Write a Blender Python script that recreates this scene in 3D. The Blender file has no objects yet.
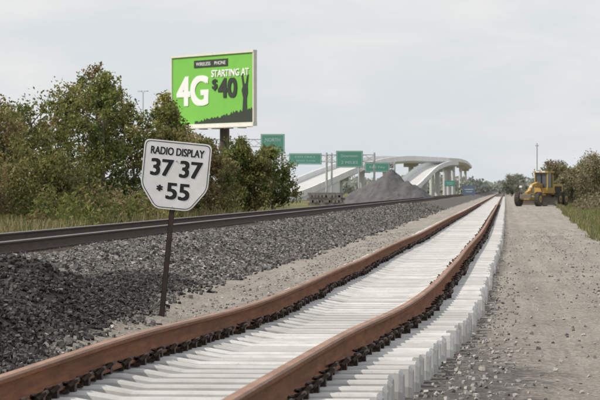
import bpy, math, random
import numpy as np
from mathutils import Vector, Matrix
random.seed(7); rng=np.random.default_rng(11)
scene=bpy.context.scene
COL=scene.collection
R=math.radians
K=1.5

# ---------------------------------------------------------------- materials
def nt(mat):
    mat.use_nodes=True
    n=mat.node_tree; n.nodes.clear()
    out=n.nodes.new('ShaderNodeOutputMaterial'); b=n.nodes.new('ShaderNodeBsdfPrincipled')
    n.links.new(b.outputs[0],out.inputs[0])
    return n,b
def rgba(c): return (c[0],c[1],c[2],1)
def mixc(n,fac,a,b,blend='MIX'):
    m=n.nodes.new('ShaderNodeMix'); m.data_type='RGBA'; m.blend_type=blend
    for sock,v in ((m.inputs[0],fac),(m.inputs[6],a),(m.inputs[7],b)):
        if isinstance(v,bpy.types.NodeSocket): n.links.new(v,sock)
        elif isinstance(v,(int,float)): sock.default_value=v
        else: sock.default_value=rgba(v)
    return m.outputs[2]
def noise(n,scale,detail=4,rough=.6,vec=None,dist=0):
    t=n.nodes.new('ShaderNodeTexNoise'); t.inputs['Scale'].default_value=scale
    t.inputs['Detail'].default_value=detail; t.inputs['Roughness'].default_value=rough
    t.inputs['Distortion'].default_value=dist
    if vec is not None: n.links.new(vec,t.inputs['Vector'])
    return t.outputs['Fac']
def ramp(n,src,lo,hi,a=0.,b=1.):
    m=n.nodes.new('ShaderNodeMapRange'); n.links.new(src,m.inputs[0])
    m.inputs[1].default_value=lo; m.inputs[2].default_value=hi
    m.inputs[3].default_value=a; m.inputs[4].default_value=b
    return m.outputs[0]
def coords(n,kind='Object',scale=(1,1,1)):
    t=n.nodes.new('ShaderNodeTexCoord'); m=n.nodes.new('ShaderNodeMapping')
    m.inputs['Scale'].default_value=scale
    n.links.new(t.outputs[kind],m.inputs[0]); return m.outputs[0]
def bump(n,b,h,strength,dist):
    bp=n.nodes.new('ShaderNodeBump'); bp.inputs['Strength'].default_value=strength
    bp.inputs['Distance'].default_value=dist
    n.links.new(h,bp.inputs['Height']); n.links.new(bp.outputs[0],b.inputs['Normal'])
def M(name,c1,c2=None,scale=3.,rough=.8,metal=0.,bumpd=0.,stretch=(1,1,1),spec=.3):
    m=bpy.data.materials.new(name); n,b=nt(m)
    if c2 is None: c2=tuple(x*.78 for x in c1)
    v=coords(n,'Object',stretch)
    f=ramp(n,noise(n,scale,5,.65,v),.35,.68)
    col=mixc(n,f,c1,c2)
    n.links.new(col,b.inputs['Base Color'])
    b.inputs['Roughness'].default_value=rough; b.inputs['Metallic'].default_value=metal
    b.inputs['Specular IOR Level'].default_value=spec
    if bumpd>0: bump(n,b,noise(n,scale*4,6,.7,v),.6,bumpd)
    return m
def attr(n,name):
    a=n.nodes.new('ShaderNodeAttribute'); a.attribute_name=name; return a
def M_attr(name,rough=.8,trans=0.):
    m=bpy.data.materials.new(name); n,b=nt(m)
    a=attr(n,'col'); n.links.new(a.outputs['Color'],b.inputs['Base Color'])
    b.inputs['Roughness'].default_value=rough; b.inputs['Specular IOR Level'].default_value=.2
    if trans>0:
        out=[x for x in n.nodes if x.type=='OUTPUT_MATERIAL'][0]
        t=n.nodes.new('ShaderNodeBsdfTranslucent'); n.links.new(a.outputs['Color'],t.inputs[0])
        mx=n.nodes.new('ShaderNodeMixShader'); mx.inputs[0].default_value=trans
        n.links.new(b.outputs[0],mx.inputs[1]); n.links.new(t.outputs[0],mx.inputs[2]); n.links.new(mx.outputs[0],out.inputs[0])
    return m

# ---------------------------------------------------------------- mesh helpers
def link(o,parent=None):
    COL.objects.link(o)
    if parent: o.parent=parent
    return o
def empty(name,loc=(0,0,0),rot=(0,0,0)):
    e=bpy.data.objects.new(name,None); e.location=loc; e.rotation_euler=rot; e.empty_display_size=.3
    return link(e)
def np_mesh(name,verts,faces,mats,mi=None,col=None,smooth=False):
    me=bpy.data.meshes.new(name); verts=np.asarray(verts,dtype=np.float32); faces=np.asarray(faces,dtype=np.int32)
    n,k=faces.shape
    me.vertices.add(len(verts)); me.vertices.foreach_set('co',verts.ravel())
    me.loops.add(n*k); me.loops.foreach_set('vertex_index',faces.ravel())
    me.polygons.add(n); me.polygons.foreach_set('loop_start',np.arange(0,n*k,k,dtype=np.int32))
    me.polygons.foreach_set('loop_total',np.full(n,k,dtype=np.int32))
    for m in mats: me.materials.append(m)
    if mi is not None: me.polygons.foreach_set('material_index',np.asarray(mi,dtype=np.int32))
    me.polygons.foreach_set('use_smooth',np.full(n,smooth,dtype=bool))
    if col is not None:
        ca=me.color_attributes.new('col','FLOAT_COLOR','POINT')
        c=np.ones((len(verts),4),dtype=np.float32); c[:,:col.shape[1]]=col
        ca.data.foreach_set('color',c.ravel())
    me.update(calc_edges=True); me.validate()
    return me
class MB:
    def __init__(s): s.v=[];s.f=[];s.m=[];s.mats=[]
    def mi(s,mat):
        if mat not in s.mats: s.mats.append(mat)
        return s.mats.index(mat)
    def add(s,vs,fs,mat,T=None):
        b=len(s.v); i=s.mi(mat)
        for v in vs:
            v=Vector(v)
            if T is not None: v=T@v
            s.v.append(v)
        for f in fs: s.f.append([b+k for k in f]); s.m.append(i)
    def box(s,c,d,mat,T=None,taper=1.0):
        x,y,z=[a/2 for a in d]; vs=[]
        for sz,t in((-1,1),(1,taper)):
            for sx,sy in((-1,-1),(1,-1),(1,1),(-1,1)): vs.append((c[0]+sx*x*t,c[1]+sy*y*t,c[2]+sz*z))
        s.add(vs,[(3,2,1,0),(4,5,6,7),(0,1,5,4),(1,2,6,5),(2,3,7,6),(3,0,4,7)],mat,T)
    def tube(s,p0,p1,r0,r1,mat,n=8,T=None):
        p0=Vector(p0);p1=Vector(p1);d=(p1-p0)
        if d.length<1e-6:return
        d.normalize(); a=d.orthogonal().normalized(); b=d.cross(a); vs=[]
        for p,r in((p0,r0),(p1,r1)):
            for i in range(n):
                t=2*math.pi*i/n; vs.append(p+a*math.cos(t)*r+b*math.sin(t)*r)
        fs=[(i,(i+1)%n,n+(i+1)%n,n+i) for i in range(n)]+[tuple(range(n-1,-1,-1)),tuple(range(n,2*n))]
        s.add(vs,fs,mat,T)
    def prism(s,poly,y0,y1,mat,T=None):
        n=len(poly); vs=[(p[0],y0,p[1]) for p in poly]+[(p[0],y1,p[1]) for p in poly]
        fs=[tuple(range(n)),tuple(range(2*n-1,n-1,-1))]+[((i+1)%n,i,n+i,n+(i+1)%n) for i in range(n)]
        s.add(vs,fs,mat,T)
    def obj(s,name,parent=None,loc=(0,0,0),rot=(0,0,0),bevel=0,smooth=False):
        me=bpy.data.meshes.new(name); me.from_pydata([tuple(v) for v in s.v],[],s.f)
        for m in s.mats: me.materials.append(m)
        for p,i in zip(me.polygons,s.m): p.material_index=i; p.use_smooth=smooth
        me.update()
        o=bpy.data.objects.new(name,me); o.location=loc; o.rotation_euler=rot; link(o,parent)
        if bevel>0:
            b=o.modifiers.new('bevel','BEVEL'); b.width=bevel; b.segments=2; b.limit_method='ANGLE'
        return o
def text(name,body,w,h,cx,cz,y,mat,parent,bold=0.,ext=.004):
    """bold = stroke thickening in metres, made by small shifted copies, each on its own layer"""
    shifts=[(0,0)] if bold==0 else [(-bold,-bold*.5),(bold,bold*.5),(-bold,bold*.5),(bold,-bold*.5),(0,0)]
    for i,(dx,dz) in enumerate(shifts):
        cu=bpy.data.curves.new(name,'FONT'); cu.body=body; cu.align_x='CENTER'; cu.align_y='CENTER'
        cu.extrude=ext; cu.size=1; cu.materials.append(mat)
        o=bpy.data.objects.new(name if i==0 else name+'_stroke',cu); link(o); bpy.context.view_layer.update()
        bb=[Vector(c) for c in o.bound_box]
        x0=min(b.x for b in bb);x1=max(b.x for b in bb);y0=min(b.y for b in bb);y1=max(b.y for b in bb)
        sx=(w-2*bold)/(x1-x0); sy=(h-bold)/(y1-y0)
        o.parent=parent; o.scale=(sx,sy,1); o.rotation_euler=(R(90),0,0)
        o.location=(cx-(x0+x1)/2*sx+dx,y-i*ext*.35,cz-(y0+y1)/2*sy+dz)
def hash2(i,j,s):
    v=np.sin(i*127.1+j*311.7+s*74.7)*43758.5453; return v-np.floor(v)
def vn(x,y,sc,s=0):
    x=np.asarray(x,float)/sc; y=np.asarray(y,float)/sc
    i=np.floor(x);j=np.floor(y);fx=x-i;fy=y-j; fx=fx*fx*(3-2*fx);fy=fy*fy*(3-2*fy)
    return (hash2(i,j,s)*(1-fx)+hash2(i+1,j,s)*fx)*(1-fy)+(hash2(i,j+1,s)*(1-fx)+hash2(i+1,j+1,s)*fx)*fy
def fbm(x,y,sc,s=0): return vn(x,y,sc,s)*.55+vn(x,y,sc*.45,s+3)*.3+vn(x,y,sc*.2,s+5)*.15
def sstep(a,b,x):
    t=np.clip((x-a)/(b-a),0,1); return t*t*(3-2*t)

# ---------------------------------------------------------------- track geometry (new track runs along +Y)
TY=np.array([-40,0,8,11.5,13.2,15,16.4,18,19.5,21.5,23.4,26,30,35,40,47,55,65,82,110,150,300,2500.])*K
TX=np.array([-2.5,-2.34,-2.24,-2.15,-2.05,-1.96,-1.91,-1.86,-1.80,-1.71,-1.63,-1.56,-1.52,-1.50,-1.47,-1.41,-1.38,-1.34,-1.33,-1.32,-1.30,-1.3,-1.3])
TZ=np.array([.0,.0,.02,.02,.03,.05,.035,.01,-.02,-.035,-.02,.0,.015,-.01,.02,.03,.0,.03,.05,.03,.05,.05,.05])
def smooth_interp(y,A):
    y=np.asarray(y,float); w=1.8+np.clip(y,0,200)*.02; s=0
    for k,wt in((-1,.15),(-.5,.22),(0,.26),(.5,.22),(1,.15)): s=s+wt*np.interp(y+k*w,TY,A)
    return s
xc=lambda y: smooth_interp(y,TX)
zc=lambda y: smooth_interp(y,TZ)
MX=-8.45
def pilef(x,y):
    y=y/K
    return .60*np.exp(-(((x+5.2)/.85)**2+((y-23.5)/3.2)**2))+.40*np.exp(-(((x+4.75)/.6)**2+((y-18.8)/2.2)**2))+.16*np.exp(-(((x+5.0)/.7)**2+((y-31)/4.)**2))
def ground(x,y):
    x=np.asarray(x,float);y=np.asarray(y,float)
    d=x-MX+(fbm(x,y,2.2,9)-.5)*.35
    emb=.47*np.clip((3.7-d)/1.85,0,1)*np.clip((d+4.4)/2.4,0,1)
    p=pilef(x,y)*(.65+.7*fbm(x,y,.9,4))
    z=np.maximum(emb,0)+p*(1-.5*emb/.47)
    near=sstep(1.9,1.35,np.abs(x-xc(y)))
    z=z*(1-near)+zc(y)*near
    e=grass_edge(y)
    z=z+sstep(e+1.2,e+7,x)*.55-.22*np.exp(-((x-e-.9)/.6)**2)
    z=z+(fbm(x,y,1.1,1)-.5)*.045*(1-near)+(fbm(x,y,6,2)-.5)*.08*(1-near)
    for rx in(.55,2.05): z=z-.035*np.exp(-((x-rx-.1*np.sin(y*.05))/.22)**2)
    z=z+sstep(-12.6,-18,x)*(-.1+.25*fbm(x,y,9,6))
    return z
def grass_edge(y): return np.interp(y,[0,45,99,300,750,4500],[2.75,2.6,2.75,4.8,6,8])+(fbm(y*0,y,5,8)-.5)*.6

# ---------------------------------------------------------------- ground sheet
def axis(dense0,dense1,step,lo,hi,g):
    a=list(np.arange(dense0,dense1,step)); s=step; x=a[-1]
    while x<hi: s*=g; x+=s; a.append(x)
    s=step; x=a[0]; b=[]
    while x>lo: s*=g; x-=s; b.append(x)
    return np.array(b[::-1]+a)
ax=axis(-13,7,.11,-3600,3600,1.11); ay=axis(15,90,.22,-60,9000,1.03)
gx,gy=np.meshgrid(ax,ay); gz=ground(gx,gy)
nx,ny=len(ax),len(ay)
idx=np.arange(nx*ny).reshape(ny,nx)
F=np.stack([idx[:-1,:-1],idx[:-1,1:],idx[1:,1:],idx[1:,:-1]],-1).reshape(-1,4)
def pile_mask(x,y):
    w=(fbm(x,y,.7,12)-.5)
    near=.95*sstep(21.*K,17.*K,y+w*4)*sstep(-3.2,-3.6,x+w*.5)*sstep(-6.8,-5.8,x)
    return np.maximum(sstep(.04,.13,pilef(x,y)+w*.08),near)
def gravel_mask(x,y):
    d=x-MX; w=(fbm(x,y,.7,12)-.5)*.9
    g=sstep(4.1,3.6,d+w)*sstep(-4.9,-4.3,d+w)
    return np.maximum(g,pile_mask(x,y))
grav=gravel_mask(gx,gy)
bed=sstep(1.5,1.2,np.abs(gx-xc(gy))+(fbm(gx,gy,.6,3)-.5)*.3)  # mask for darkish gravel whose tone also carries the shade between ties
strew=sstep(1.3,.1,np.abs(gx+.25+(fbm(gx,gy,1.5,31)-.5)*.8))*sstep(34*K,14*K,gy)*.75
gr=np.maximum(sstep(0,.5,gx-grass_edge(gy)-(fbm(gx,gy,1.2,14)-.5)*1.6),sstep(-12.4,-13.2,gx+(fbm(gx,gy,2,15)-.5)*1.5))
me=np_mesh('ground',np.stack([gx,gy,gz],-1).reshape(-1,3),F,[],smooth=True,col=np.stack([grav,gr,np.maximum(bed*.9,strew),pile_mask(gx,gy)],-1).reshape(-1,4))
gm=bpy.data.materials.new('ground_dirt_gravel_grass'); n,b=nt(gm)
v=coords(n,'Object')
at=attr(n,'col')
sep=n.nodes.new('ShaderNodeSeparateColor'); n.links.new(at.outputs['Color'],sep.inputs[0])
vor=n.nodes.new('ShaderNodeTexVoronoi'); vor.inputs['Scale'].default_value=20; n.links.new(v,vor.inputs['Vector'])
sv=n.nodes.new('ShaderNodeSeparateColor'); n.links.new(vor.outputs['Color'],sv.inputs[0])
vor2=n.nodes.new('ShaderNodeTexVoronoi'); vor2.inputs['Scale'].default_value=34; n.links.new(v,vor2.inputs['Vector'])
sv2=n.nodes.new('ShaderNodeSeparateColor'); n.links.new(vor2.outputs['Color'],sv2.inputs[0])
dirt=mixc(n,ramp(n,noise(n,.9,6,.7,v),.35,.65),(.41,.37,.32),(.29,.262,.225))
dirt=mixc(n,ramp(n,noise(n,.22,5,.6,coords(n,'Object',(1,.35,1))),.42,.62,0,.55),dirt,(.24,.213,.18))
vs_=coords(n,'Object',(2.2,.10,1))
dirt=mixc(n,ramp(n,noise(n,1.3,5,.6,vs_),.45,.7,0,.65),dirt,(.49,.45,.395))
vs2=coords(n,'Object',(4,.06,1))
dirt=mixc(n,ramp(n,noise(n,1.0,4,.6,vs2),.5,.72,0,.6),dirt,(.21,.19,.165))
dirt=mixc(n,ramp(n,sv2.outputs[0],.72,.8,0,.6),dirt,(.18,.165,.155))
dirt=mixc(n,ramp(n,sv2.outputs[1],.85,.9,0,.6),dirt,(.55,.52,.48))
gcol=mixc(n,sv.outputs[0],(.06,.056,.054),(.22,.21,.20))
gcol=mixc(n,ramp(n,sv.outputs[1],.85,.95),gcol,(.36,.35,.33))
gcol=mixc(n,ramp(n,vor.outputs['Distance'],.35,.7,0,.5),gcol,(.03,.03,.03))  # crevices between stones darkened in the colour, as painted shade
gcol=mixc(n,ramp(n,noise(n,.8,5,.6,v),.45,.7,0,.45),gcol,(.18,.165,.15))
gcol=mixc(n,ramp(n,at.outputs['Alpha'],.2,.8,0,.75),gcol,(.045,.04,.036))
gra=mixc(n,ramp(n,noise(n,1.1,6,.7,v),.35,.65),(.12,.125,.045),(.28,.23,.13))
gra=mixc(n,ramp(n,noise(n,.07,4,.7,v),.4,.65),gra,(.11,.125,.045))
def brk(sock,sc):
    m=n.nodes.new('ShaderNodeMath'); m.operation='ADD'; n.links.new(sock,m.inputs[0])
    n.links.new(ramp(n,noise(n,sc,4,.7,v),.3,.7,-.3,.3),m.inputs[1]); return ramp(n,m.outputs[0],.4,.62)
c=mixc(n,brk(sep.outputs[2],7),dirt,mixc(n,.45,gcol,(.17,.155,.14)))
c=mixc(n,brk(sep.outputs[0],5),c,gcol); c=mixc(n,brk(sep.outputs[1],3),c,gra)
n.links.new(c,b.inputs['Base Color']); b.inputs['Roughness'].default_value=.95; b.inputs['Specular IOR Level'].default_value=.15
ad=n.nodes.new('ShaderNodeMath'); ad.operation='MULTIPLY_ADD'
n.links.new(vor.outputs['Distance'],ad.inputs[0]); ad.inputs[1].default_value=-.8; n.links.new(noise(n,12,8,.8,v),ad.inputs[2])
bump(n,b,ad.outputs[0],.9,.045)
me.materials.append(gm); link(bpy.data.objects.new('ground',me))

# ---------------------------------------------------------------- rocks
def rocks(name,X,Y,S,cols,lift=.25):
    n_=len(X); base=np.array([[-1,-1,-1],[1,-1,-1],[1,1,-1],[-1,1,-1],[-1,-1,1],[1,-1,1],[1,1,1],[-1,1,1]],float)
    V=base[None]*(1+rng.uniform(-.45,.3,(n_,8,3)))*rng.uniform(.55,1.1,(n_,1,3))
    a=rng.uniform(0,6.28,n_);bb=rng.uniform(0,6.28,n_)
    ca,sa,cb,sb=np.cos(a),np.sin(a),np.cos(bb),np.sin(bb)
    x=V[...,0]*ca[:,None]-V[...,1]*sa[:,None]; y=V[...,0]*sa[:,None]+V[...,1]*ca[:,None]; z=V[...,2]
    y2=y*cb[:,None]-z*sb[:,None]; z2=y*sb[:,None]+z*cb[:,None]
    P=np.stack([x,y2,z2],-1)*S[:,None,None]*.5
    P[...,0]+=X[:,None];P[...,1]+=Y[:,None];P[...,2]+=(ground(X,Y)+S*lift)[:,None]
    f=np.array([(3,2,1,0),(4,5,6,7),(0,1,5,4),(1,2,6,5),(2,3,7,6),(3,0,4,7)])
    Fs=(f[None]+8*np.arange(n_)[:,None,None]).reshape(-1,4)
    return link(bpy.data.objects.new(name,np_mesh(name,P.reshape(-1,3),Fs,[rockmat],col=np.repeat(cols,8,0))))
rockmat=M_attr('ballast_stone',.9)
def scatter(n_,x0,x1,y0,y1,mask,pw=1.6):
    X=rng.uniform(x0,x1,n_);u=rng.uniform(0,1,n_); Y=y0+(y1-y0)*u**pw
    k=rng.uniform(0,1,n_)<mask(X,Y); return X[k],Y[k]
X,Y=scatter(280000,-9.4,-3.1,18,280,lambda x,y:gravel_mask(x,y)*(x>-.165*y-1.)*sstep(280,60,y),1.85)
pmk=pile_mask(X,Y)
k=rng.uniform(.05,.31,len(X))**1.2; k[rng.uniform(0,1,len(X))<.06]*=1.9; k=k*(1-.6*pmk)
cols=np.stack([k*1.03,k*.97,k*.92],-1)
rocks('ballast_gravel',X,Y,rng.uniform(.022,.062,len(X))*(1-.25*pmk)*(1+.002*Y),cols)
X,Y=scatter(30000,-4.2,3.0,13,120,lambda x,y:np.clip(.12+1.2*np.exp(-((x+.3)/.35)**2)*(y<60)+.5*np.exp(-((x+3.6)/.4)**2)+.3*np.exp(-((x-1.3)/.2)**2),0,1)*(np.abs(x-xc(y))>1.25),1.7)
k=rng.uniform(.12,.42,len(X)); rocks('loose_gravel',X,Y,rng.uniform(.01,.042,len(X)),np.stack([k,k*.94,k*.88],-1),.15)
X=rng.uniform(-3.5,0,12000);Y=15+75*rng.uniform(0,1,12000)**1.6; kk=np.abs(X-xc(Y))<1.25; X=X[kk];Y=Y[kk]
k=rng.uniform(.05,.2,len(X)); rocks('trackbed_gravel',X,Y,rng.uniform(.02,.06,len(X)),np.stack([k,k*.94,k*.88],-1),.2)

# ---------------------------------------------------------------- tracks
rust=bpy.data.materials.new('rusty_rail_steel'); n,b=nt(rust)
v=coords(n,'Object',(3,.7,8)); c=mixc(n,ramp(n,noise(n,2,6,.7,v),.3,.7),(.30,.125,.055),(.13,.058,.034))
c=mixc(n,ramp(n,noise(n,30,4,.7,v),.5,.75,0,.6),c,(.36,.19,.11))
c=mixc(n,ramp(n,noise(n,.6,5,.7,coords(n,'Object',(3,.5,20))),.5,.7,0,.6),c,(.10,.052,.036)); n.links.new(c,b.inputs['Base Color'])
b.inputs['Roughness'].default_value=.82; b.inputs['Specular IOR Level'].default_value=.2; bump(n,b,noise(n,60,4,.7,v),.4,.004)
rusttop=M('rail_head_lighter',(.33,.19,.125),(.20,.105,.065),3,.6,.0,.001,(2,.5,2),.35)  # head top coloured lighter than the rail sides
darkrust=M('old_rail_steel',(.085,.05,.036),(.045,.03,.024),2,.8,0,.002,(3,.7,8))
polished=M('polished_rail_head',(.24,.18,.15),(.14,.105,.09),2,.4,.5,0,(2,.3,2),.6)
PROF=[(-.076,0),(.076,0),(.076,.012),(.014,.032),(.009,.06),(.009,.115),(.014,.138),(.037,.148),(.038,.172),(.029,.185),(-.029,.185),(-.038,.172),(-.037,.148),(-.014,.138),(-.009,.115),(-.009,.06),(-.014,.032),(-.076,.012)]
def rail(name,path,parent,mats):
    p=np.array(path); t=np.gradient(p,axis=0); t/=np.linalg.norm(t,axis=1)[:,None]
    nrm=np.stack([t[:,1],-t[:,0],0*t[:,0]],-1); nrm/=np.linalg.norm(nrm,axis=1)[:,None]
    up=np.cross(nrm,t); pr=np.array(PROF); m=len(pr)
    V=p[:,None]+nrm[:,None]*pr[None,:,0,None]+up[:,None]*pr[None,:,1,None]
    L=len(p); i=np.arange(L-1)[:,None]*m; j=np.arange(m)[None]; j2=(j+1)%m
    Fs=np.stack([i+j,i+m+j,i+m+j2,i+j2],-1).reshape(-1,4)
    mi=np.tile(np.where((np.arange(m)>=8)&(np.arange(m)<=10),1,0),L-1)
    link(bpy.data.objects.new(name,np_mesh(name,V.reshape(-1,3),Fs[:,::-1],mats,mi)),parent)
ys=np.concatenate([np.arange(-20,100,.4),np.arange(100,450,3),np.arange(450,3600,40)])
TIEH=.215
new=empty('railroad_track')
dxy=np.gradient(xc(ys),ys)
for s,nm in((-1,'left_rail'),(1,'right_rail')):
    rail(nm,np.stack([xc(ys)+s*.755,ys,zc(ys)+TIEH+.02],-1),new,[rust,rusttop])
def tie_template(L,wb,wt,h,mid):
    V=[]; xs=[-L/2,-L/2+.03,-.55,-.35,.35,.55,L/2-.03,L/2]; hs=[h*.86,h,h,h-mid,h-mid,h,h,h*.86]
    for x,hh in zip(xs,hs):
        k=.94 if abs(x)==L/2 else 1
        V+=[(x,-wb/2*k,-.03),(x,wb/2*k,-.03),(x,wb/2*k,hh*.35),(x,wt/2*k,hh*.93),(x,wt/2*k-.02,hh),(x,-wt/2*k+.02,hh),(x,-wt/2*k,hh*.93),(x,-wb/2*k,hh*.35)]
    V=np.array(V);Fq=[]
    for s in range(len(xs)-1):
        for j in range(8): a=s*8+j;b_=s*8+(j+1)%8; Fq.append((a,a+8,b_+8,b_))
    for o,r in((0,1),((len(xs)-1)*8,-1)):
        for q in((0,1,2,7),(2,3,6,7),(3,4,5,6)):
            q=[o+k for k in q]; Fq.append(tuple(q) if r<0 else tuple(q[::-1]))
    return V,np.array(Fq)
def instance_mesh(name,V,Fq,pos,rot,mats,parent,col=None,smooth=False):
    n_=len(pos); c,s=np.cos(rot),np.sin(rot)
    x=V[None,:,0]*c[:,None]-V[None,:,1]*s[:,None]; y=V[None,:,0]*s[:,None]+V[None,:,1]*c[:,None]
    P=np.stack([x+pos[:,0:1],y+pos[:,1:2],V[None,:,2]+pos[:,2:3]],-1)
    Fs=(Fq[None]+len(V)*np.arange(n_)[:,None,None]).reshape(-1,Fq.shape[1])
    return link(bpy.data.objects.new(name,np_mesh(name,P.reshape(-1,3),Fs,mats,col=None if col is None else np.repeat(col,len(V),0),smooth=smooth)),parent)
tiemat=bpy.data.materials.new('concrete_ties'); n,b=nt(tiemat); v=coords(n)
c=mixc(n,ramp(n,noise(n,4,6,.7,v),.42,.72,0,.65),attr(n,'col').outputs['Color'],(.33,.31,.275))
c=mixc(n,ramp(n,noise(n,25,4,.7,v),.6,.75,0,.5),c,(.24,.22,.195)); n.links.new(c,b.inputs['Base Color']); b.inputs['Roughness'].default_value=.88
bump(n,b,noise(n,40,5,.7,v),.3,.004)
ty=np.arange(-12,620,.61); ty=ty+rng.uniform(-.035,.035,len(ty))
V,Fq=tie_template(2.55,.27,.21,TIEH,.035)
slope=np.interp(ty,ys,dxy)
trot=-np.arctan(slope)+rng.normal(0,.015,len(ty))
tx=xc(ty)+rng.normal(0,.022,len(ty))
g=rng.uniform(.42,.62,len(ty)); tc=np.stack([g,g*.995,g*.98],-1)
instance_mesh('concrete_ties',V,Fq,np.stack([tx,ty,zc(ty)],-1),trot,[tiemat],new,tc)
def tubepath(pts,r,k=6):
    pts=[Vector(p) for p in pts]; V=[];Fq=[]
    for i,p in enumerate(pts):
        d=(pts[min(i+1,len(pts)-1)]-pts[max(i-1,0)]).normalized(); a=d.cross(Vector((.3,.2,1))).normalized(); b_=d.cross(a)
        for j in range(k): t=6.283*j/k; V.append(p+a*math.cos(t)*r+b_*math.sin(t)*r)
    for i in range(len(pts)-1):
        for j in range(k): Fq.append((i*k+j,i*k+(j+1)%k,(i+1)*k+(j+1)%k,(i+1)*k+j))
    return [tuple(v) for v in V],Fq
cv,cf=tubepath([(.06,-.07,.0),(.10,-.085,.045),(.135,-.05,.075),(.14,.0,.08),(.12,.055,.07),(.075,.07,.055),(.045,.03,.05),(.06,-.01,.045)],.014)
bv=[(x,y,z) for z in(-.005,.05) for x,y in((.085,-.04),(.125,-.04),(.125,.04),(.085,.04))]
o_=len(cv); cv+=bv; cf+=[tuple(o_+k for k in f) for f in[(3,2,1,0),(4,5,6,7),(0,1,5,4),(1,2,6,5),(2,3,7,6),(3,0,4,7)]]
cv=np.array(cv);cf=np.array(cf)
clipm=M('dark_spring_clip',(.06,.038,.028),(.03,.022,.018),20,.6,.3)
sel=(ty>2)&(ty<260); P=[];Rr=[]
for s in(-1,1):
    for side in(0,1):
        P.append(np.stack([tx[sel]+s*.755,ty[sel],zc(ty[sel])+TIEH-.003],-1)); Rr.append(trot[sel]+side*math.pi)
instance_mesh('rail_clips',cv,cf,np.concatenate(P),np.concatenate(Rr),[clipm],new)
pv=np.array([(x,y,z) for z in(-.004,.0195) for x,y in((-.095,-.1),(.095,-.1),(.095,.1),(-.095,.1))]); pf=np.array([(3,2,1,0),(4,5,6,7),(0,1,5,4),(1,2,6,5),(2,3,7,6),(3,0,4,7)])
instance_mesh('rail_pads',pv,pf,np.concatenate([np.stack([tx[sel]+s*.755,ty[sel],zc(ty[sel])+TIEH],-1) for s in(-1,1)]),np.concatenate([trot[sel]]*2),[clipm],new)
main=empty('railroad_track')
ym=np.concatenate([np.arange(-20,120,4.),np.arange(120,3600,40)])
for s,nm in((-1,'left_rail'),(1,'right_rail')):
    rail(nm,np.stack([0*ym+MX+s*.755,ym,0*ym+.525],-1),main,[darkrust,polished])
wood=M('creosote_wood_tie',(.12,.09,.07),(.06,.05,.042),6,.9,0,.006,(1,8,1))
V=np.array([(x,y,z) for z in(0,.17) for x,y in((-1.3,-.115),(1.3,-.115),(1.3,.115),(-1.3,.115))])
tm=np.arange(-12,700,.53); tm=tm+rng.uniform(-.03,.03,len(tm))
instance_mesh('wooden_ties',V,pf,np.stack([MX+rng.normal(0,.03,len(tm)),tm,0*tm+.345],-1),rng.normal(0,.01,len(tm)),[wood],main)
P=np.concatenate([np.stack([0*tm+MX+s*.755,tm,0*tm+.515],-1) for s in(-1,1)])
pv2=pv*np.array([1.8,1,.45]); instance_mesh('tie_plates',pv2,pf,P,np.zeros(len(P)),[darkrust],main)

# ---------------------------------------------------------------- radio display sign
signw=M('white_sign_paint',(.84,.84,.83),(.72,.72,.705),5,.5,0,0)
black=M('black_sign_paint',(.015,.015,.016),(.03,.03,.03),8,.6)
postm=M('dark_steel_post',(.035,.03,.028),(.07,.045,.035),9,.7,.2,.002)
boltm=M('zinc_bolt',(.45,.45,.44),(.35,.35,.34),9,.5,.5)
sx,sy=-3.90,24.9*K
sg=empty('railroad_sign',(sx,sy,float(ground(sx,sy))-.02),(0,R(5.6),R(4)))
mb=MB()
mb.prism([(-.03,-.25),(.03,-.25),(.03,1.95),(-.03,1.95)],.012,.018,postm)
mb.box((-.027,.03,.85),(.006,.036,2.2),postm); mb.box((.027,.03,.85),(.006,.036,2.2),postm)
for z in(1.268,1.795): mb.tube((0,-.006,z),(0,.03,z),.009,.009,boltm,8)
mb.obj('post',sg)
def roundpoly(pts,r,k=5):
    out=[];n_=len(pts)
    for i in range(n_):
        p=Vector(pts[i]);a=(Vector(pts[i-1])-p).normalized();c_=(Vector(pts[(i+1)%n_])-p).normalized()
        p0=p+a*r;p1=p+c_*r
        for t in range(k+1):
            t/=k; out.append(tuple(p0*(1-t)**2+p*2*t*(1-t)+p1*t*t))
    return out
SC=1.24+.395
shape=[(-.20,-.395),(.20,-.395),(.385,-.14),(.385,.385),(-.385,.385),(-.385,-.14)]
mb=MB(); poly=[(x,z+SC) for x,z in roundpoly(shape,.07)]
mb.prism(poly,0,.006,signw); mb.obj('sign_plate',sg)
inn=roundpoly([(x*.96,z*.96) for x,z in shape],.06); inn2=roundpoly([(x*.94,z*.94) for x,z in shape],.055)
n_=len(inn); mb=MB(); vs=[(x,-.002,z+SC) for x,z in inn]+[(x,-.002,z+SC) for x,z in inn2]
mb.add(vs,[(i,(i+1)%n_,n_+(i+1)%n_,n_+i) for i in range(n_)],black); mb.obj('border',sg)
text('lettering_radio_display','RADIO DISPLAY',.61,.088,0,SC+.265,-.0015,black,sg,.003,.0006)
text('lettering_37','37',.26,.195,-.16,SC+.075,-.0015,black,sg,.009,.0006)
text('lettering_37b','37',.26,.195,.17,SC+.075,-.0015,black,sg,.009,.0006)
text('lettering_55','55',.27,.19,.045,SC-.185,-.0015,black,sg,.009,.0006)
text('lettering_star','*',.07,.075,-.165,SC-.16,-.0015,black,sg,.007,.0006)

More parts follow.
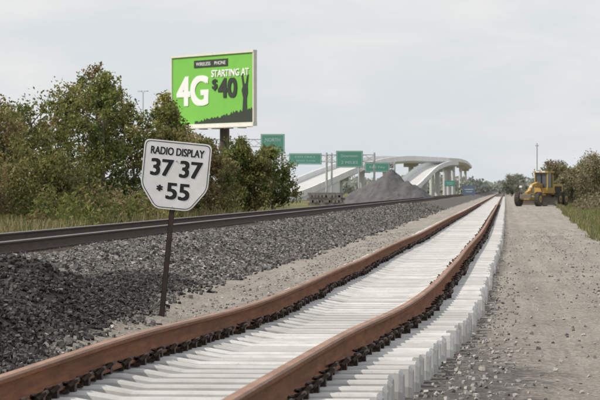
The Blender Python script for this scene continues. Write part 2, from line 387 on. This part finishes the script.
# ---------------------------------------------------------------- billboard
green=M('billboard_green',(.19,.50,.08),(.165,.455,.07),.3,.5)
bwhite=M('billboard_white',(.80,.80,.80),(.76,.77,.76),2,.5)
bblack=M('billboard_black',(.03,.04,.03),(.04,.05,.04),2,.5)
cream=M('cream_metal_trim',(.68,.66,.61),(.60,.58,.53),2,.6)
steel=M('galvanised_steel',(.32,.33,.34),(.24,.25,.26),2,.5,.4)
brown=M('brown_painted_pole',(.09,.075,.07),(.06,.05,.045),2,.7)
bb=empty('billboard',(-23.5,176*K,0),(0,0,-R(57.3)))
BW,BH,BZ=14.0,5.5,9.58
q=BW/12.9
mb=MB(); mb.box((0,.15,BZ),(BW,.2,BH),green); mb.obj('panel',bb)
mb=MB()
mb.box((0,.1,BZ+BH/2+.08),(BW+.3,.34,.17),cream); mb.box((0,.1,BZ-BH/2-.15),(BW+.3,.36,.3),cream)
for s in(-1,1): mb.box((s*(BW/2+.08),.1,BZ),(.16,.3,BH),cream)
mb.obj('frame',bb)
mb=MB()
mb.tube((.7,.8,-.5),(.7,.8,BZ-BH/2+.6),.42,.38,brown,20); mb.tube((-4,.8,BZ-1.2),(4.2,.8,BZ-1.2),.25,.25,brown,12)
mb.tube((.7,.8,BZ-3),(.7,.8,BZ-.9),.38,.38,brown,20)
for x in(-5.5,-3.3,-1.1,1.1,3.3,5.5): mb.box((x,.4,BZ),(.15,.25,BH-.3),steel); mb.box((x,-.2,BZ-BH/2-.42),(.08,.8,.08),steel)
mb.box((0,-.3,BZ-BH/2-.36),(BW,.5,.05),cream)
mb.obj('structure',bb)
text('lettering_4g','4G',5.2*q,2.45,-3.15*q,BZ-.05,.03,bwhite,bb,.17,.015)
text('lettering_starting_at','STARTING AT',5.9*q,.58,2.85*q,BZ+1.25,.03,bwhite,bb,.03,.015)
text('lettering_dollar','$',.9*q,.95,.45*q,BZ+.35,.03,bblack,bb,.06,.015)
text('lettering_40','40',3.0*q,1.6,2.45*q,BZ+.05,.03,bblack,bb,.13,.015)
mb=MB(); mb.box((-.2*q,.03,BZ+2.1),(5.4*q,.03,.6),bblack); mb.obj('logo_strip',bb)
text('lettering_strip','WIRELESS    PHONE',4.7*q,.28,-.2*q,BZ+2.1,.01,bwhite,bb,0,.003)
N=60; top=[]
for i in range(N+1):
    x=BW/2-.03-(10)*i/N; hgt=1.0*(1-i/N)**1.1+.12+random.uniform(-.12,.16)
    top.append((x,-BH/2+.03+hgt))
poly=[(BW/2-10.03,-BH/2+.03),(BW/2-.03,-BH/2+.03)]+top
mb=MB(); mb.prism([(x,z+BZ) for x,z in poly],.02,.045,bblack)
hx=5.15*q
mb.prism([(x+hx,z+BZ) for x,z in[(-.42,-1.9),(.38,-1.9),(.3,-.9),(.5,-.4),(.45,.15),(.62,1.0),(.38,1.05),(.12,.3),(-.1,.32),(-.35,1.1),(-.62,1.0),(-.35,.1),(-.55,-.2),(-.3,-.8)]],.015,.04,bblack)
mb.obj('artwork_silhouette',bb)

# ---------------------------------------------------------------- highway gantries
hgreen=M('hazy_highway_sign_green',(.11,.31,.25),(.10,.28,.23),.5,.5)  # sign green, legend and gantry steel paled in colour as distance haze
hwhite=M('hazy_highway_sign_legend',(.55,.62,.60),(.5,.57,.55),.5,.5)
hsteel=M('hazy_galvanised_steel',(.44,.46,.48),(.38,.40,.42),2,.6,.1)
def hsign(name,X,Y,zb,w,h,lines,par_posts):
    e=empty(name,(X,Y*K,0),(0,0,R(random.uniform(-4,4))))
    mb=MB(); mb.box((0,0,zb+h/2),(w,.06,h),hgreen)
    t=.06
    for s in(-1,1):
        mb.box((s*(w/2-.12),-.034,zb+h/2),(t,.01,h-.2),hwhite); mb.box((0,-.036,zb+h/2+s*(h/2-.12)),(w-.2,.01,t),hwhite)
    mb.obj('panel',e)
    for i,l in enumerate(lines):
        hh=(h-.5)/len(lines); text('legend_%d'%i,l,w*.62,hh*.42,0,zb+h-.25-hh*(i+.5),-.04,hwhite,e,.0,.004)
    mb=MB()
    x0,x1=par_posts; zt=zb+h*.55
    for dz in(0,1.0):
        for dy in(.5,1.3): mb.tube((x0,dy,zt-.5+dz),(x1,dy,zt-.5+dz),.06,.06,hsteel,6)
    k=int((x1-x0)/1.2)
    for i in range(k):
        xa=x0+(x1-x0)*i/k;xb=x0+(x1-x0)*(i+1)/k
        za,zb2=(zt-.5,zt+.5) if i%2 else (zt+.5,zt-.5)
        mb.tube((xa,.5,za),(xb,.5,zb2),.04,.04,hsteel,5); mb.tube((xa,1.3,zb2),(xb,1.3,za),.04,.04,hsteel,5); mb.tube((xa,.5,zt-.5),(xa,1.3,zt-.5),.03,.03,hsteel,5)
    for x in(x0,x1): mb.tube((x,.9,-.5),(x,.9,zt+.8),.17,.14,hsteel,10)
    mb.obj('gantry',e)
hsign('highway_sign',-31.9,302,6.5,3.3,2.7,['NORTH','Airport'],(-13,1.2))
hsign('highway_sign',-30.4,335,5.4,5.0,1.7,['EXIT ONLY','West Loop'],(-9,4.0))
hsign('highway_sign',-21.4,303,4.6,3.7,2.3,['Downtown','2 MILES'],(-3.2,3.4))
hsign('highway_sign',-20.0,345,4.3,3.9,1.5,['East Fwy'],(-2.9,2.7))

# ---------------------------------------------------------------- overpass ramps
conc=M('hazy_concrete',(.70,.70,.69),(.60,.60,.595),.15,.85,0,.01)  # overpass concretes paled and slightly blued, haze put into the base colour
conc2=M('hazy_weathered_concrete',(.55,.56,.57),(.47,.48,.49),.2,.9)
asph=M('concrete_roadway',(.56,.56,.55),(.49,.49,.485),.5,.9)
def catmull(P,k=8):
    P=[Vector(p) for p in P]; P=[P[0]*2-P[1]]+P+[P[-1]*2-P[-2]]; out=[]
    for i in range(1,len(P)-2):
        for j in range(k):
            t=j/k;a,b_,c_,d=P[i-1:i+3]
            out.append(.5*((2*b_)+(-a+c_)*t+(2*a-5*b_+4*c_-d)*t*t+(-a+3*b_-3*c_+d)*t**3))
    out.append(P[-2]); return out
def ramp_deck(name,pts,w,wall_to,pier_from,pier_step=7,dk=1.6,par=.8):
    e=empty(name); path=catmull([(a,b_*K,c_) for a,b_,c_ in pts]); mb=MB(); n_=len(path)
    frames=[]
    for i,p in enumerate(path):
        d=path[min(i+1,n_-1)]-path[max(i-1,0)]; d.z=0; d.normalize(); frames.append(Vector((d.y,-d.x,0)))
    prof=[(-w/2,0,0),(-w/2+.3,0,0),(-w/2+.4,-par,0),(w/2-.4,-par,0),(w/2-.3,0,0),(w/2,0,0),(w/2,-dk,0),(w/2-1.2,-dk-.6,0),(-w/2+1.2,-dk-.6,0),(-w/2,-dk,0)]
    m=len(prof); vs=[]
    for p,s in zip(path,frames):
        for a,z,_ in prof: vs.append(p+s*a+Vector((0,0,z)))
    fs=[]
    for i in range(n_-1):
        for j in range(m):
            a=i*m+j;b_=i*m+(j+1)%m; fs.append((a,a+m,b_+m,b_))
    road=[f for q_,f in enumerate(fs) if q_%m==2]; rest=[f for q_,f in enumerate(fs) if q_%m!=2]
    mb.add(vs,rest,conc); mb.add(vs,road,asph); mb.obj('deck',e)
    mb=MB(); vs=[];fs=[];Kk=0
    for i in range(n_):
        if i>wall_to*8: break
        p=path[i];s=frames[i]
        for sg_ in(-1,1):
            a=p+s*sg_*(w/2-.25); vs+= [Vector((a.x,a.y,-1)),Vector((a.x,a.y,max(a.z-dk+.1,-.9)))]
        Kk+=1
    for i in range(Kk-1):
        for o in(0,2): a=i*4+o; fs.append((a,a+4,a+5,a+1))
    if Kk>1:
        a=(Kk-1)*4; fs.append((a,a+2,a+3,a+1)); mb.add(vs,fs,conc)
    for i in range(int(pier_from*8),n_,pier_step):
        p=path[i];s=frames[i]; top=p.z-dk-.6
        if top<1.5: continue
        ang=math.atan2(s.y,s.x); T=Matrix.Translation((p.x,p.y,0))@Matrix.Rotation(ang,4,'Z')
        mb.box((0,0,top-.4),(w*.55,1.4,.8),conc2,T); mb.tube((0,0,-1),(0,0,top-.7),.6,.6,conc2,14,T)
    mb.obj('piers_and_walls',e)
ramp_deck('highway_overpass',[(-33.5,290,.4),(-32,320,1.6),(-30.5,350,3.4),(-28.6,380,5.4),(-26.4,415,7.3),(-23.5,460,8.6),(-19.8,520,9.3),(-17.6,600,10.2),(-17.2,700,11.4),(-17.5,850,12.6),(-18,1000,12.5)],6,2.4,3.0,7,1.0)
ramp_deck('highway_overpass',[(-19.5,385,1.2),(-18.2,410,2.7),(-17.4,440,4.7),(-16.6,480,6.9),(-15.6,530,8.4),(-14.7,590,9.2)],4.6,1,1.6,9,1.0)

# ---------------------------------------------------------------- gravel stockpile, tie stack, misc
def pile(name,cx,cy,peaks,w,d,mat):
    xs=np.linspace(-w/2,w/2,110);yy=np.linspace(-d/2,d/2,90); X,Y=np.meshgrid(xs,yy); Z=np.zeros_like(X)-.3
    for px,py,h,r in peaks:
        rr=np.sqrt((X-px)**2+((Y-py)*1.0)**2)+(fbm(X+60,Y+60,1.6,8)-.5)*1.2; Zp=h-rr*h/r
        Z=np.log(np.exp(Z*5)+np.exp(Zp*5))/5
    Z+= (fbm(X+50,Y+50,1.1,5)-.5)*.45
    i=np.arange(X.size).reshape(X.shape); F_=np.stack([i[:-1,:-1],i[:-1,1:],i[1:,1:],i[1:,:-1]],-1).reshape(-1,4)
    o=bpy.data.objects.new(name,np_mesh(name,np.stack([X,Y,Z],-1).reshape(-1,3),F_,[mat],smooth=True)); o.location=(cx,cy,0); link(o)
pm=M('crushed_stone_pile',(.14,.138,.14),(.09,.09,.094),1.2,.95,0,.2)
pile('gravel_pile',-13.2,250*K,[(.3,0,4.2,4.1),(-1.8,1,2.7,3.8),(2.2,-1,2.8,3.2),(3.6,0,1.5,2.6),(-3.4,1,1.5,2.8)],15,14,pm)
grayw=M('stacked_tie_grey',(.24,.225,.21),(.14,.13,.12),3,.9)
mb=MB()
for l in range(5):
    for r_ in range(10 if l<4 else 6):
        T=Matrix.Rotation(random.uniform(-.05,.05),4,'Z')
        if l%2==0: mb.box((random.uniform(-.15,.15),-1.2+r_*.27,.12+l*.235),(3.1,.23,.22),grayw,T)
        else: mb.box((-1.35+r_*.3,random.uniform(-.1,.1),.12+l*.235),(.24,2.7,.22),grayw,T)
mb.obj('railroad_tie_stack',loc=(-16.2,200*K,.1),bevel=.01)
def lamp(X,Y,H,arm=2.0):
    mb=MB(); mb.tube((0,0,-.3),(0,0,H),.11,.06,hsteel,8)
    for s in(-1,1):
        mb.tube((0,0,H-.1),(s*arm,0,H+.25),.04,.03,hsteel,6); mb.box((s*(arm+.3),0,H+.24),(.6,.3,.12),hsteel)
    mb.tube((0,0,-.3),(0,0,.25),.25,.22,hsteel,8); mb.obj('street_lamp',loc=(X,Y*K,0),rot=(0,0,random.uniform(-.5,.5)))
lamp(-49.5,300,14.8,.2)
polew=M('utility_pole_wood',(.28,.265,.245),(.23,.215,.20),2,.9)
mb=MB(); H=9.6; mb.tube((0,0,-.5),(0,0,H),.10,.07,polew,8); mb.box((0,0,H-.5),(.6,.08,.08),polew)
for x in(-.27,.27): mb.tube((x,0,H-.46),(x,0,H-.3),.04,.03,steel,6)
mb.obj('utility_pole',loc=(5.8,600,.4))
blue=M('blue_sign_paint',(.13,.17,.25),(.11,.15,.22),1,.6)  # blue greyed in its base colour for distance haze
def roadsign(name,X,Y,zb,w,h,mat):
    mb=MB(); mb.box((0,0,zb+h/2),(w,.05,h),mat); mb.box((0,-.03,zb+h*.6),(w*.7,.01,h*.07),hwhite); mb.box((0,-.03,zb+h*.35),(w*.5,.01,h*.06),hwhite)
    for x in(-w*.35,w*.35): mb.tube((x,.06,-.3),(x,.06,zb+h),.05,.05,steel,6)
    mb.obj(name,loc=(X,Y*K,.2))
roadsign('road_sign',-4.9,300,.6,1.7,1.3,blue); roadsign('road_sign',-10.5,420,2.0,2.0,1.1,hgreen)

# ---------------------------------------------------------------- motor grader
yel=M('construction_yellow',(.55,.35,.09),(.38,.25,.08),1.5,.6)
tyre=M('tyre_rubber',(.06,.053,.047),(.12,.105,.09),4,.9)
glass=M('dark_cab_glass',(.09,.10,.11),(.07,.08,.085),1,.15,0,0,(1,1,1),.6)
dsteel=M('dirty_steel',(.20,.175,.15),(.14,.12,.10),3,.6,.2)
ge=empty('motor_grader',(3.45,206*K,float(ground(3.45,206*K))),(0,0,R(-90-22)))
def wheel(x,y,r=.66,w=.42,name='wheel'):
    mb=MB(); s=1 if y>0 else -1
    mb.tube((x,y-w/2,r),(x,y+w/2,r),r*.93,r*.93,tyre,22)
    for i in range(22):
        t=6.283*i/22; T=Matrix.Translation((x,y,r))@Matrix.Rotation(t,4,'Y'); mb.box((r*.95,0,0),(.09,w*.96,.09),tyre,T)
    mb.tube((x,y+s*w*.3,r),(x,y+s*(w/2+.02),r),r*.52,r*.46,yel,16); mb.tube((x,y+s*w*.4,r),(x,y+s*(w/2+.07),r),.13,.11,dsteel,10)
    mb.obj(name,ge)
for x in(3.4,-1.7,-3.2):
    for y in(-.98,.98): wheel(x,y)
mb=MB()
arch=[(4.0,1.15),(3.3,1.3),(2.6,1.85),(1.4,2.05),(.2,1.9),(-.6,1.5)]
for a,b_ in zip(arch,arch[1:]):
    L=math.hypot(b_[0]-a[0],b_[1]-a[1]); T=Matrix.Translation(((a[0]+b_[0])/2,0,(a[1]+b_[1])/2))@Matrix.Rotation(-math.atan2(b_[1]-a[1],b_[0]-a[0]),4,'Y'); mb.box((0,0,0),(L+.12,.3,.34),yel,T)
mb.box((3.4,0,.72),(.3,1.6,.26),yel); mb.box((3.4,0,1.0),(.24,.4,.5),yel)
mb.box((4.15,0,.9),(.18,1.1,.4),dsteel)
for y in(-.5,.5): mb.tube((4.1,y,1.05),(4.1,y,1.75),.03,.03,dsteel,6); mb.box((4.1,y,1.8),(.14,.24,.18),bwhite)
mb.obj('frame',ge,bevel=.02)
mb=MB(); mb.box((-2.6,0,1.55),(2.6,1.25,1.0),yel,taper=.93); mb.box((-2.5,0,.95),(3.0,.9,.3),dsteel); mb.box((-3.98,0,1.45),(.12,1.1,.8),black)
for s in(-1,1): mb.box((-2.45,s*.72,.68),(2.2,.14,.34),yel); mb.box((-2.6,s*.635,1.6),(1.7,.02,.5),black)
mb.tube((-2.2,.3,2.0),(-2.2,.3,2.85),.06,.06,dsteel,8); mb.obj('engine_hood',ge,bevel=.02)
mb=MB(); mb.box((-.45,0,1.45),(1.5,1.3,.5),yel); mb.box((-.45,0,3.18),(1.65,1.5,.14),yel)
for x in(-1.12,.22):
    for y in(-.62,.62): mb.box((x,y,2.4),(.09,.09,1.44),yel)
mb.box((-.45,0,2.42),(1.26,1.16,1.38),glass); mb.box((.23,0,2.3),(.04,.06,1.4),black)
for y in(-.3,.3): mb.box((.33,y,3.2),(.12,.3,.12),bwhite)
mb.obj('cab',ge)
mb=MB(); vs=[];k=7
for s in(-1.85,1.85):
    for i in range(k):
        t=-.9+1.8*i/(k-1); vs.append((-.22*math.cos(t)+.3,s,.5+.36*math.sin(t)/.78))
    for i in range(k):
        t=-.9+1.8*i/(k-1); vs.append((-.22*math.cos(t)+.26,s,.5+.36*math.sin(t)/.78))
T=Matrix.Translation((1.1,0,-.05))@Matrix.Rotation(R(22),4,'Z')
fs=[(i,i+1,2*k+i+1,2*k+i) for i in range(k-1)]+[(k+i+1,k+i,3*k+i,3*k+i+1) for i in range(k-1)]+[(i,k+i,k+i+1,i+1) for i in range(k-1)]+[(2*k+i,2*k+i+1,3*k+i+1,3*k+i) for i in range(k-1)]
mb.add(vs,fs,dsteel,T); mb.tube((1.1,0,1.0),(1.1,0,1.12),.75,.75,yel,20)
for s in(-1,1): mb.tube((3.2,0,1.1),(1.2,s*.6,1.02),.08,.08,yel,8); mb.tube((1.3,s*.55,1.1),(1.3,s*.3,2.3),.06,.05,dsteel,8)
mb.obj('blade',ge)

# ---------------------------------------------------------------- foliage
leafm=M_attr('foliage_leaves',.75,.35)
bark=M('tree_bark',(.18,.15,.12),(.10,.085,.07),6,.9,0,.02)
def leaf_quads(C,S,cols):
    n_=len(C); a=rng.normal(size=(n_,3)); a/=np.linalg.norm(a,axis=1)[:,None]
    b_=rng.normal(size=(n_,3)); b_-=a*(a*b_).sum(1)[:,None]; b_/=np.linalg.norm(b_,axis=1)[:,None]
    A=a*S[:,None]; B=b_*S[:,None]*.55
    P=np.stack([C-A,C+B-A*.1,C+A,C-B-A*.1],1)
    return P.reshape(-1,3),np.arange(4*n_).reshape(-1,4),np.repeat(cols,4,0)
PAL=dict(green=[(.10,.125,.036),(.14,.16,.045),(.18,.19,.06)],olive=[(.13,.135,.047),(.175,.17,.06),(.215,.195,.08)],brown=[(.16,.12,.06),(.21,.155,.075),(.23,.185,.095)],yellow=[(.34,.28,.07),(.40,.33,.09),(.24,.22,.07)],haze=[(.20,.22,.17),(.24,.25,.20),(.27,.27,.22)],far=[(.16,.165,.09),(.20,.185,.10),(.22,.18,.12)])  # last two palettes have atmospheric haze mixed into the leaf colours
def tree(name,X,Y,H,W,pal,ncl=55,npl=110,ls=.10,low=.18):
    Y=Y*K; z0=float(ground(X,Y))
    mb=MB(); base=Vector((0,0,-.2)); pts=[base]; lean=Vector((random.uniform(-.12,.12),random.uniform(-.12,.12),0))
    k=5
    for i in range(1,k+1): pts.append(Vector((lean.x*i/k*H*.5+random.uniform(-.08,.08),lean.y*i/k*H*.5+random.uniform(-.08,.08),H*.8*i/k)))
    r=H*.018
    for i in range(k): mb.tube(pts[i],pts[i+1],r*(1-i/k*.8),r*(1-(i+1)/k*.8),bark,7)
    C=[];Rd=[];cc=[]; P=PAL[pal]; alt=PAL[random.choice(['olive','brown','green','green']) if pal not in('haze','far') else pal]
    for i in range(ncl):
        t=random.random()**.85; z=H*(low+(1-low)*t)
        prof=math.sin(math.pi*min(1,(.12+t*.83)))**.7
        ang=random.uniform(0,6.283); rr=W/2*prof*random.uniform(.2,1.3)
        c_=Vector((lean.x*z*.5+rr*math.cos(ang),lean.y*z*.5+rr*math.sin(ang),z-H*.05*random.random()))
        if i%2==0:
            zi=max(.15*H,z-rr*random.uniform(.5,1.1)); j=min(k-1,int(zi/(H*.8)*k)); f=min(1,zi/(H*.8)*k-j); s0=pts[j].lerp(pts[j+1],f)
            mid=s0.lerp(c_,.5)+Vector((random.uniform(-.1,.1),random.uniform(-.1,.1),random.uniform(0,.2)))
            mb.tube(s0,mid,r*.35,r*.22,bark,5); mb.tube(mid,c_,r*.22,r*.07,bark,5)
        C.append(c_); Rd.append(random.uniform(.05,.12)*W*random.choice([1,1,1.4])+.08)
        bc=np.array(random.choice(P if random.random()<.75 else alt)); cc.append(bc*random.uniform(.7,1.3)*(.75+.45*t))  # clusters brighten with height, light on the crown top put into leaf colour
    LC=[];LL=[]
    for c_,rd,col in zip(C,Rd,cc):
        m_=int(npl*random.uniform(.4,1.3)); qq=rng.normal(size=(m_,3)); qq/=np.linalg.norm(qq,axis=1)[:,None]; qq*=(rd*rng.uniform(.1,1.5,m_))[:,None]; qq[:,2]*=.9
        LC.append(qq+np.array(c_)); LL.append(col[None]*rng.uniform(.65,1.35,(m_,1)))
    for i in range(18):
        ang=random.uniform(0,6.283); t=random.uniform(.35,1); z=H*t; rr=W/2*math.sin(math.pi*min(1,.12+t*.83))**.7
        p0=Vector((rr*.6*math.cos(ang),rr*.6*math.sin(ang),z*.93)); p1=p0+Vector((math.cos(ang)*W*.16,math.sin(ang)*W*.16,random.uniform(.2,.65)))
        mb.tube(p0,p1,.018,.008,bark,4); m_=30; tt=rng.uniform(0,1.05,m_)
        LC.append(np.array(p0)[None]*(1-tt[:,None])+np.array(p1)[None]*tt[:,None]+rng.normal(0,.06,(m_,3))); LL.append(np.array(random.choice(P))[None]*rng.uniform(.8,1.5,(m_,1)))
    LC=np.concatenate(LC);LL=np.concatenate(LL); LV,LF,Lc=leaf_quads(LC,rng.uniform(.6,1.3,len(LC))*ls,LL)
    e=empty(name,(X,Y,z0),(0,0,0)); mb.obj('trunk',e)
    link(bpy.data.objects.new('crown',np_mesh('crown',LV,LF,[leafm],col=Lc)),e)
for X,Y,H,W,pal in [(-20.3,85,5.0,4.0,'olive'),(-18.2,80,4.5,3.4,'olive'),(-17.9,84,4.9,3.2,'green'),(-17.4,88,5.6,2.8,'olive'),
    (-16.9,90,6.6,2.5,'green'),(-15.7,86,5.9,2.3,'green'),(-15.0,89,5.0,2.8,'olive'),(-14.3,92,5.1,2.2,'green'),(-15.3,98,5.8,1.1,'yellow'),(-13.7,91,4.0,2.4,'olive'),(-13.3,95,3.8,2.3,'brown'),
    (-13.5,100,3.6,2.3,'olive'),(-13.0,106,3.9,2.2,'green'),(-12.0,106,3.6,2.0,'olive'),(-11.6,110,3.3,2.2,'green'),
    (-22.5,92,5.3,4,'olive'),(-26,96,6,5,'green'),(-30,90,6.2,5,'olive'),(-19,75,3.0,3.6,'brown'),(-16.4,78,2.7,3.4,'olive')]:
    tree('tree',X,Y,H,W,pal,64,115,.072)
def bushes(name,spots,ls,npl):
    LC=[];LL=[]
    for X,Y,r,h,pal in spots:
        Y=Y*K
        col=np.array(random.choice(PAL[pal]))*random.uniform(.65,1.15); z0=float(ground(X,Y))
        qq=rng.normal(size=(npl,3)); qq/=np.linalg.norm(qq,axis=1)[:,None]; qq*=(rng.uniform(.1,1.2,npl)**.6)[:,None]
        qq[:,2]=np.abs(qq[:,2]); qq*= np.array([r,r,h]); LC.append(qq+np.array([X,Y,z0])); LL.append(col[None]*rng.uniform(.6,1.4,(npl,1)))
    LC=np.concatenate(LC);LL=np.concatenate(LL); V_,F_,c_=leaf_quads(LC,rng.uniform(.6,1.4,len(LC))*ls,LL)
    link(bpy.data.objects.new(name,np_mesh(name,V_,F_,[leafm],col=c_)))
sp=[]
for i in range(190):
    Y=random.uniform(66,112); X=-.1*Y-3.2-random.uniform(0,1)*(Y*.12)
    X=min(X,-12.6-random.random()); sp.append((X,Y,random.uniform(.35,1.0),random.uniform(.5,1.8),random.choice(['olive','brown','green','green'])))
bushes('bushes',sp,.07,430)
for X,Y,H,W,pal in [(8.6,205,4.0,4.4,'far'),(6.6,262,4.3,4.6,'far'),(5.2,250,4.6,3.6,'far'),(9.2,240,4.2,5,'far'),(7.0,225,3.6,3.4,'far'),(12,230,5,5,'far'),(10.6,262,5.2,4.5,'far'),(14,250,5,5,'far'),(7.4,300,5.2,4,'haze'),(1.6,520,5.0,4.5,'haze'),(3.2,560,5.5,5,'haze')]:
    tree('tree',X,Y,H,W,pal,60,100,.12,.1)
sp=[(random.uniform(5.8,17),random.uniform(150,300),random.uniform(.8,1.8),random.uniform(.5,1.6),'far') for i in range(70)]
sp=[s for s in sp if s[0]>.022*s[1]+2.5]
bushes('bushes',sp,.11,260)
LC=[];LL=[]
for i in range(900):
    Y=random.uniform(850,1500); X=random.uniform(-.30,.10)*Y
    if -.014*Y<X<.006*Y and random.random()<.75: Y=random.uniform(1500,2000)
    h=random.uniform(3.5,8.5); col=np.array(random.choice(PAL['haze']))*1.25+np.array([.06,.07,.09]); m_=110; Y*=K  # pale blue offset paints distance haze into the leaves
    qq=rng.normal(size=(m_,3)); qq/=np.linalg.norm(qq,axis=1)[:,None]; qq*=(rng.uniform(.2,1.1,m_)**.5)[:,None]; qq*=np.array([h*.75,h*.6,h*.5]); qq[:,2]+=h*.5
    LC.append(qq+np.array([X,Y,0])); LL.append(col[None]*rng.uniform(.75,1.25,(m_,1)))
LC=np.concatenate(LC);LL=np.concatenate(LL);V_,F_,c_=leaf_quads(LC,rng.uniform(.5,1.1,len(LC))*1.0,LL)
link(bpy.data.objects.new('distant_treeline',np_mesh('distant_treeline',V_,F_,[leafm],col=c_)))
def grass(name,X,Y,hmin,hmax,pals,w=.018):
    n_=len(X); z=ground(X,Y); h=rng.uniform(hmin,hmax,n_); a=rng.uniform(0,6.28,n_); l=rng.uniform(.1,.55,n_)*h; la=rng.uniform(0,6.28,n_)
    dx=np.cos(a)*w;dy=np.sin(a)*w; P=np.zeros((n_,4,3))
    P[:,0]=np.stack([X-dx,Y-dy,z-.02],-1);P[:,1]=np.stack([X+dx,Y+dy,z-.02],-1)
    tx_=X+np.cos(la)*l;ty_=Y+np.sin(la)*l
    P[:,2]=np.stack([tx_+dx*.25,ty_+dy*.25,z+h],-1);P[:,3]=np.stack([tx_-dx*.25,ty_-dy*.25,z+h],-1)
    pal=np.array(pals); c_=pal[rng.integers(0,len(pal),n_)]*rng.uniform(.7,1.2,(n_,1))
    link(bpy.data.objects.new(name,np_mesh(name,P.reshape(-1,3),np.arange(4*n_).reshape(-1,4),[leafm],col=np.repeat(c_,4,0))))
straw=[(.32,.27,.15),(.24,.20,.10),(.16,.16,.06),(.12,.14,.045),(.36,.31,.18)]
Y=rng.uniform(63,190,75000);X=-12.4-rng.uniform(0,1,75000)**1.3*(Y*.133-5); k=fbm(X,Y,1.7,5)>.38; X,Y=X[k],Y[k]
grass('grass',X,Y,.15,.7,straw,.016)
Y=rng.uniform(60,390,65000);X=grass_edge(Y)-.1+rng.uniform(0,1,65000)**1.3*12; k=(fbm(X,Y,1.1,6)>.42)&(X<.04*Y+3); X,Y=X[k],Y[k]
grass('grass',X,Y,.04,.32,[(.14,.165,.055),(.18,.20,.07),(.11,.14,.045),(.34,.30,.18),(.28,.24,.13),(.22,.2,.1)],.018)

# ---------------------------------------------------------------- world, sun, camera
SUNV=Vector((-.66,-.20,.72)).normalized()
w=bpy.data.worlds.new('World'); scene.world=w; w.use_nodes=True; n=w.node_tree; n.nodes.clear()
out=n.nodes.new('ShaderNodeOutputWorld'); bg=n.nodes.new('ShaderNodeBackground'); n.links.new(bg.outputs[0],out.inputs[0])
sky=n.nodes.new('ShaderNodeTexSky'); sky.sky_type='NISHITA'; sky.sun_disc=False
sky.sun_elevation=math.asin(SUNV.z); sky.sun_rotation=math.atan2(SUNV.x,SUNV.y); sky.dust_density=3; sky.air_density=1.0
tc=n.nodes.new('ShaderNodeTexCoord'); mp=n.nodes.new('ShaderNodeMapping'); mp.inputs['Scale'].default_value=(8,8,30); n.links.new(tc.outputs['Generated'],mp.inputs[0])
cl=ramp(n,noise(n,1.8,6,.55,mp.outputs[0],.4),.40,.64)
haze=mixc(n,cl,(7.7,8.15,8.5),(8.95,9.0,9.0))
fin=mixc(n,.88,sky.outputs[0],haze); n.links.new(fin,bg.inputs[0]); bg.inputs[1].default_value=.1
sd=bpy.data.lights.new('sun','SUN'); sd.energy=3.6; sd.angle=R(.6); sd.color=(1,.92,.81)
so=bpy.data.objects.new('sun',sd); so.rotation_euler=(-SUNV).to_track_quat('-Z','Y').to_euler(); so.location=(0,0,30); link(so)
cd=bpy.data.cameras.new('camera'); cd.sensor_width=36; cd.lens=198; cd.clip_end=30000; cd.clip_start=.1
cd.dof.use_dof=True; cd.dof.focus_distance=37.5; cd.dof.aperture_fstop=16
cam=bpy.data.objects.new('camera',cd); cam.location=(0,0,1.5); cam.rotation_euler=(R(90-.174),0,R(3.555)); link(cam); scene.camera=cam
scene.view_settings.view_transform='Standard'; scene.view_settings.look='None'; scene.view_settings.exposure=0
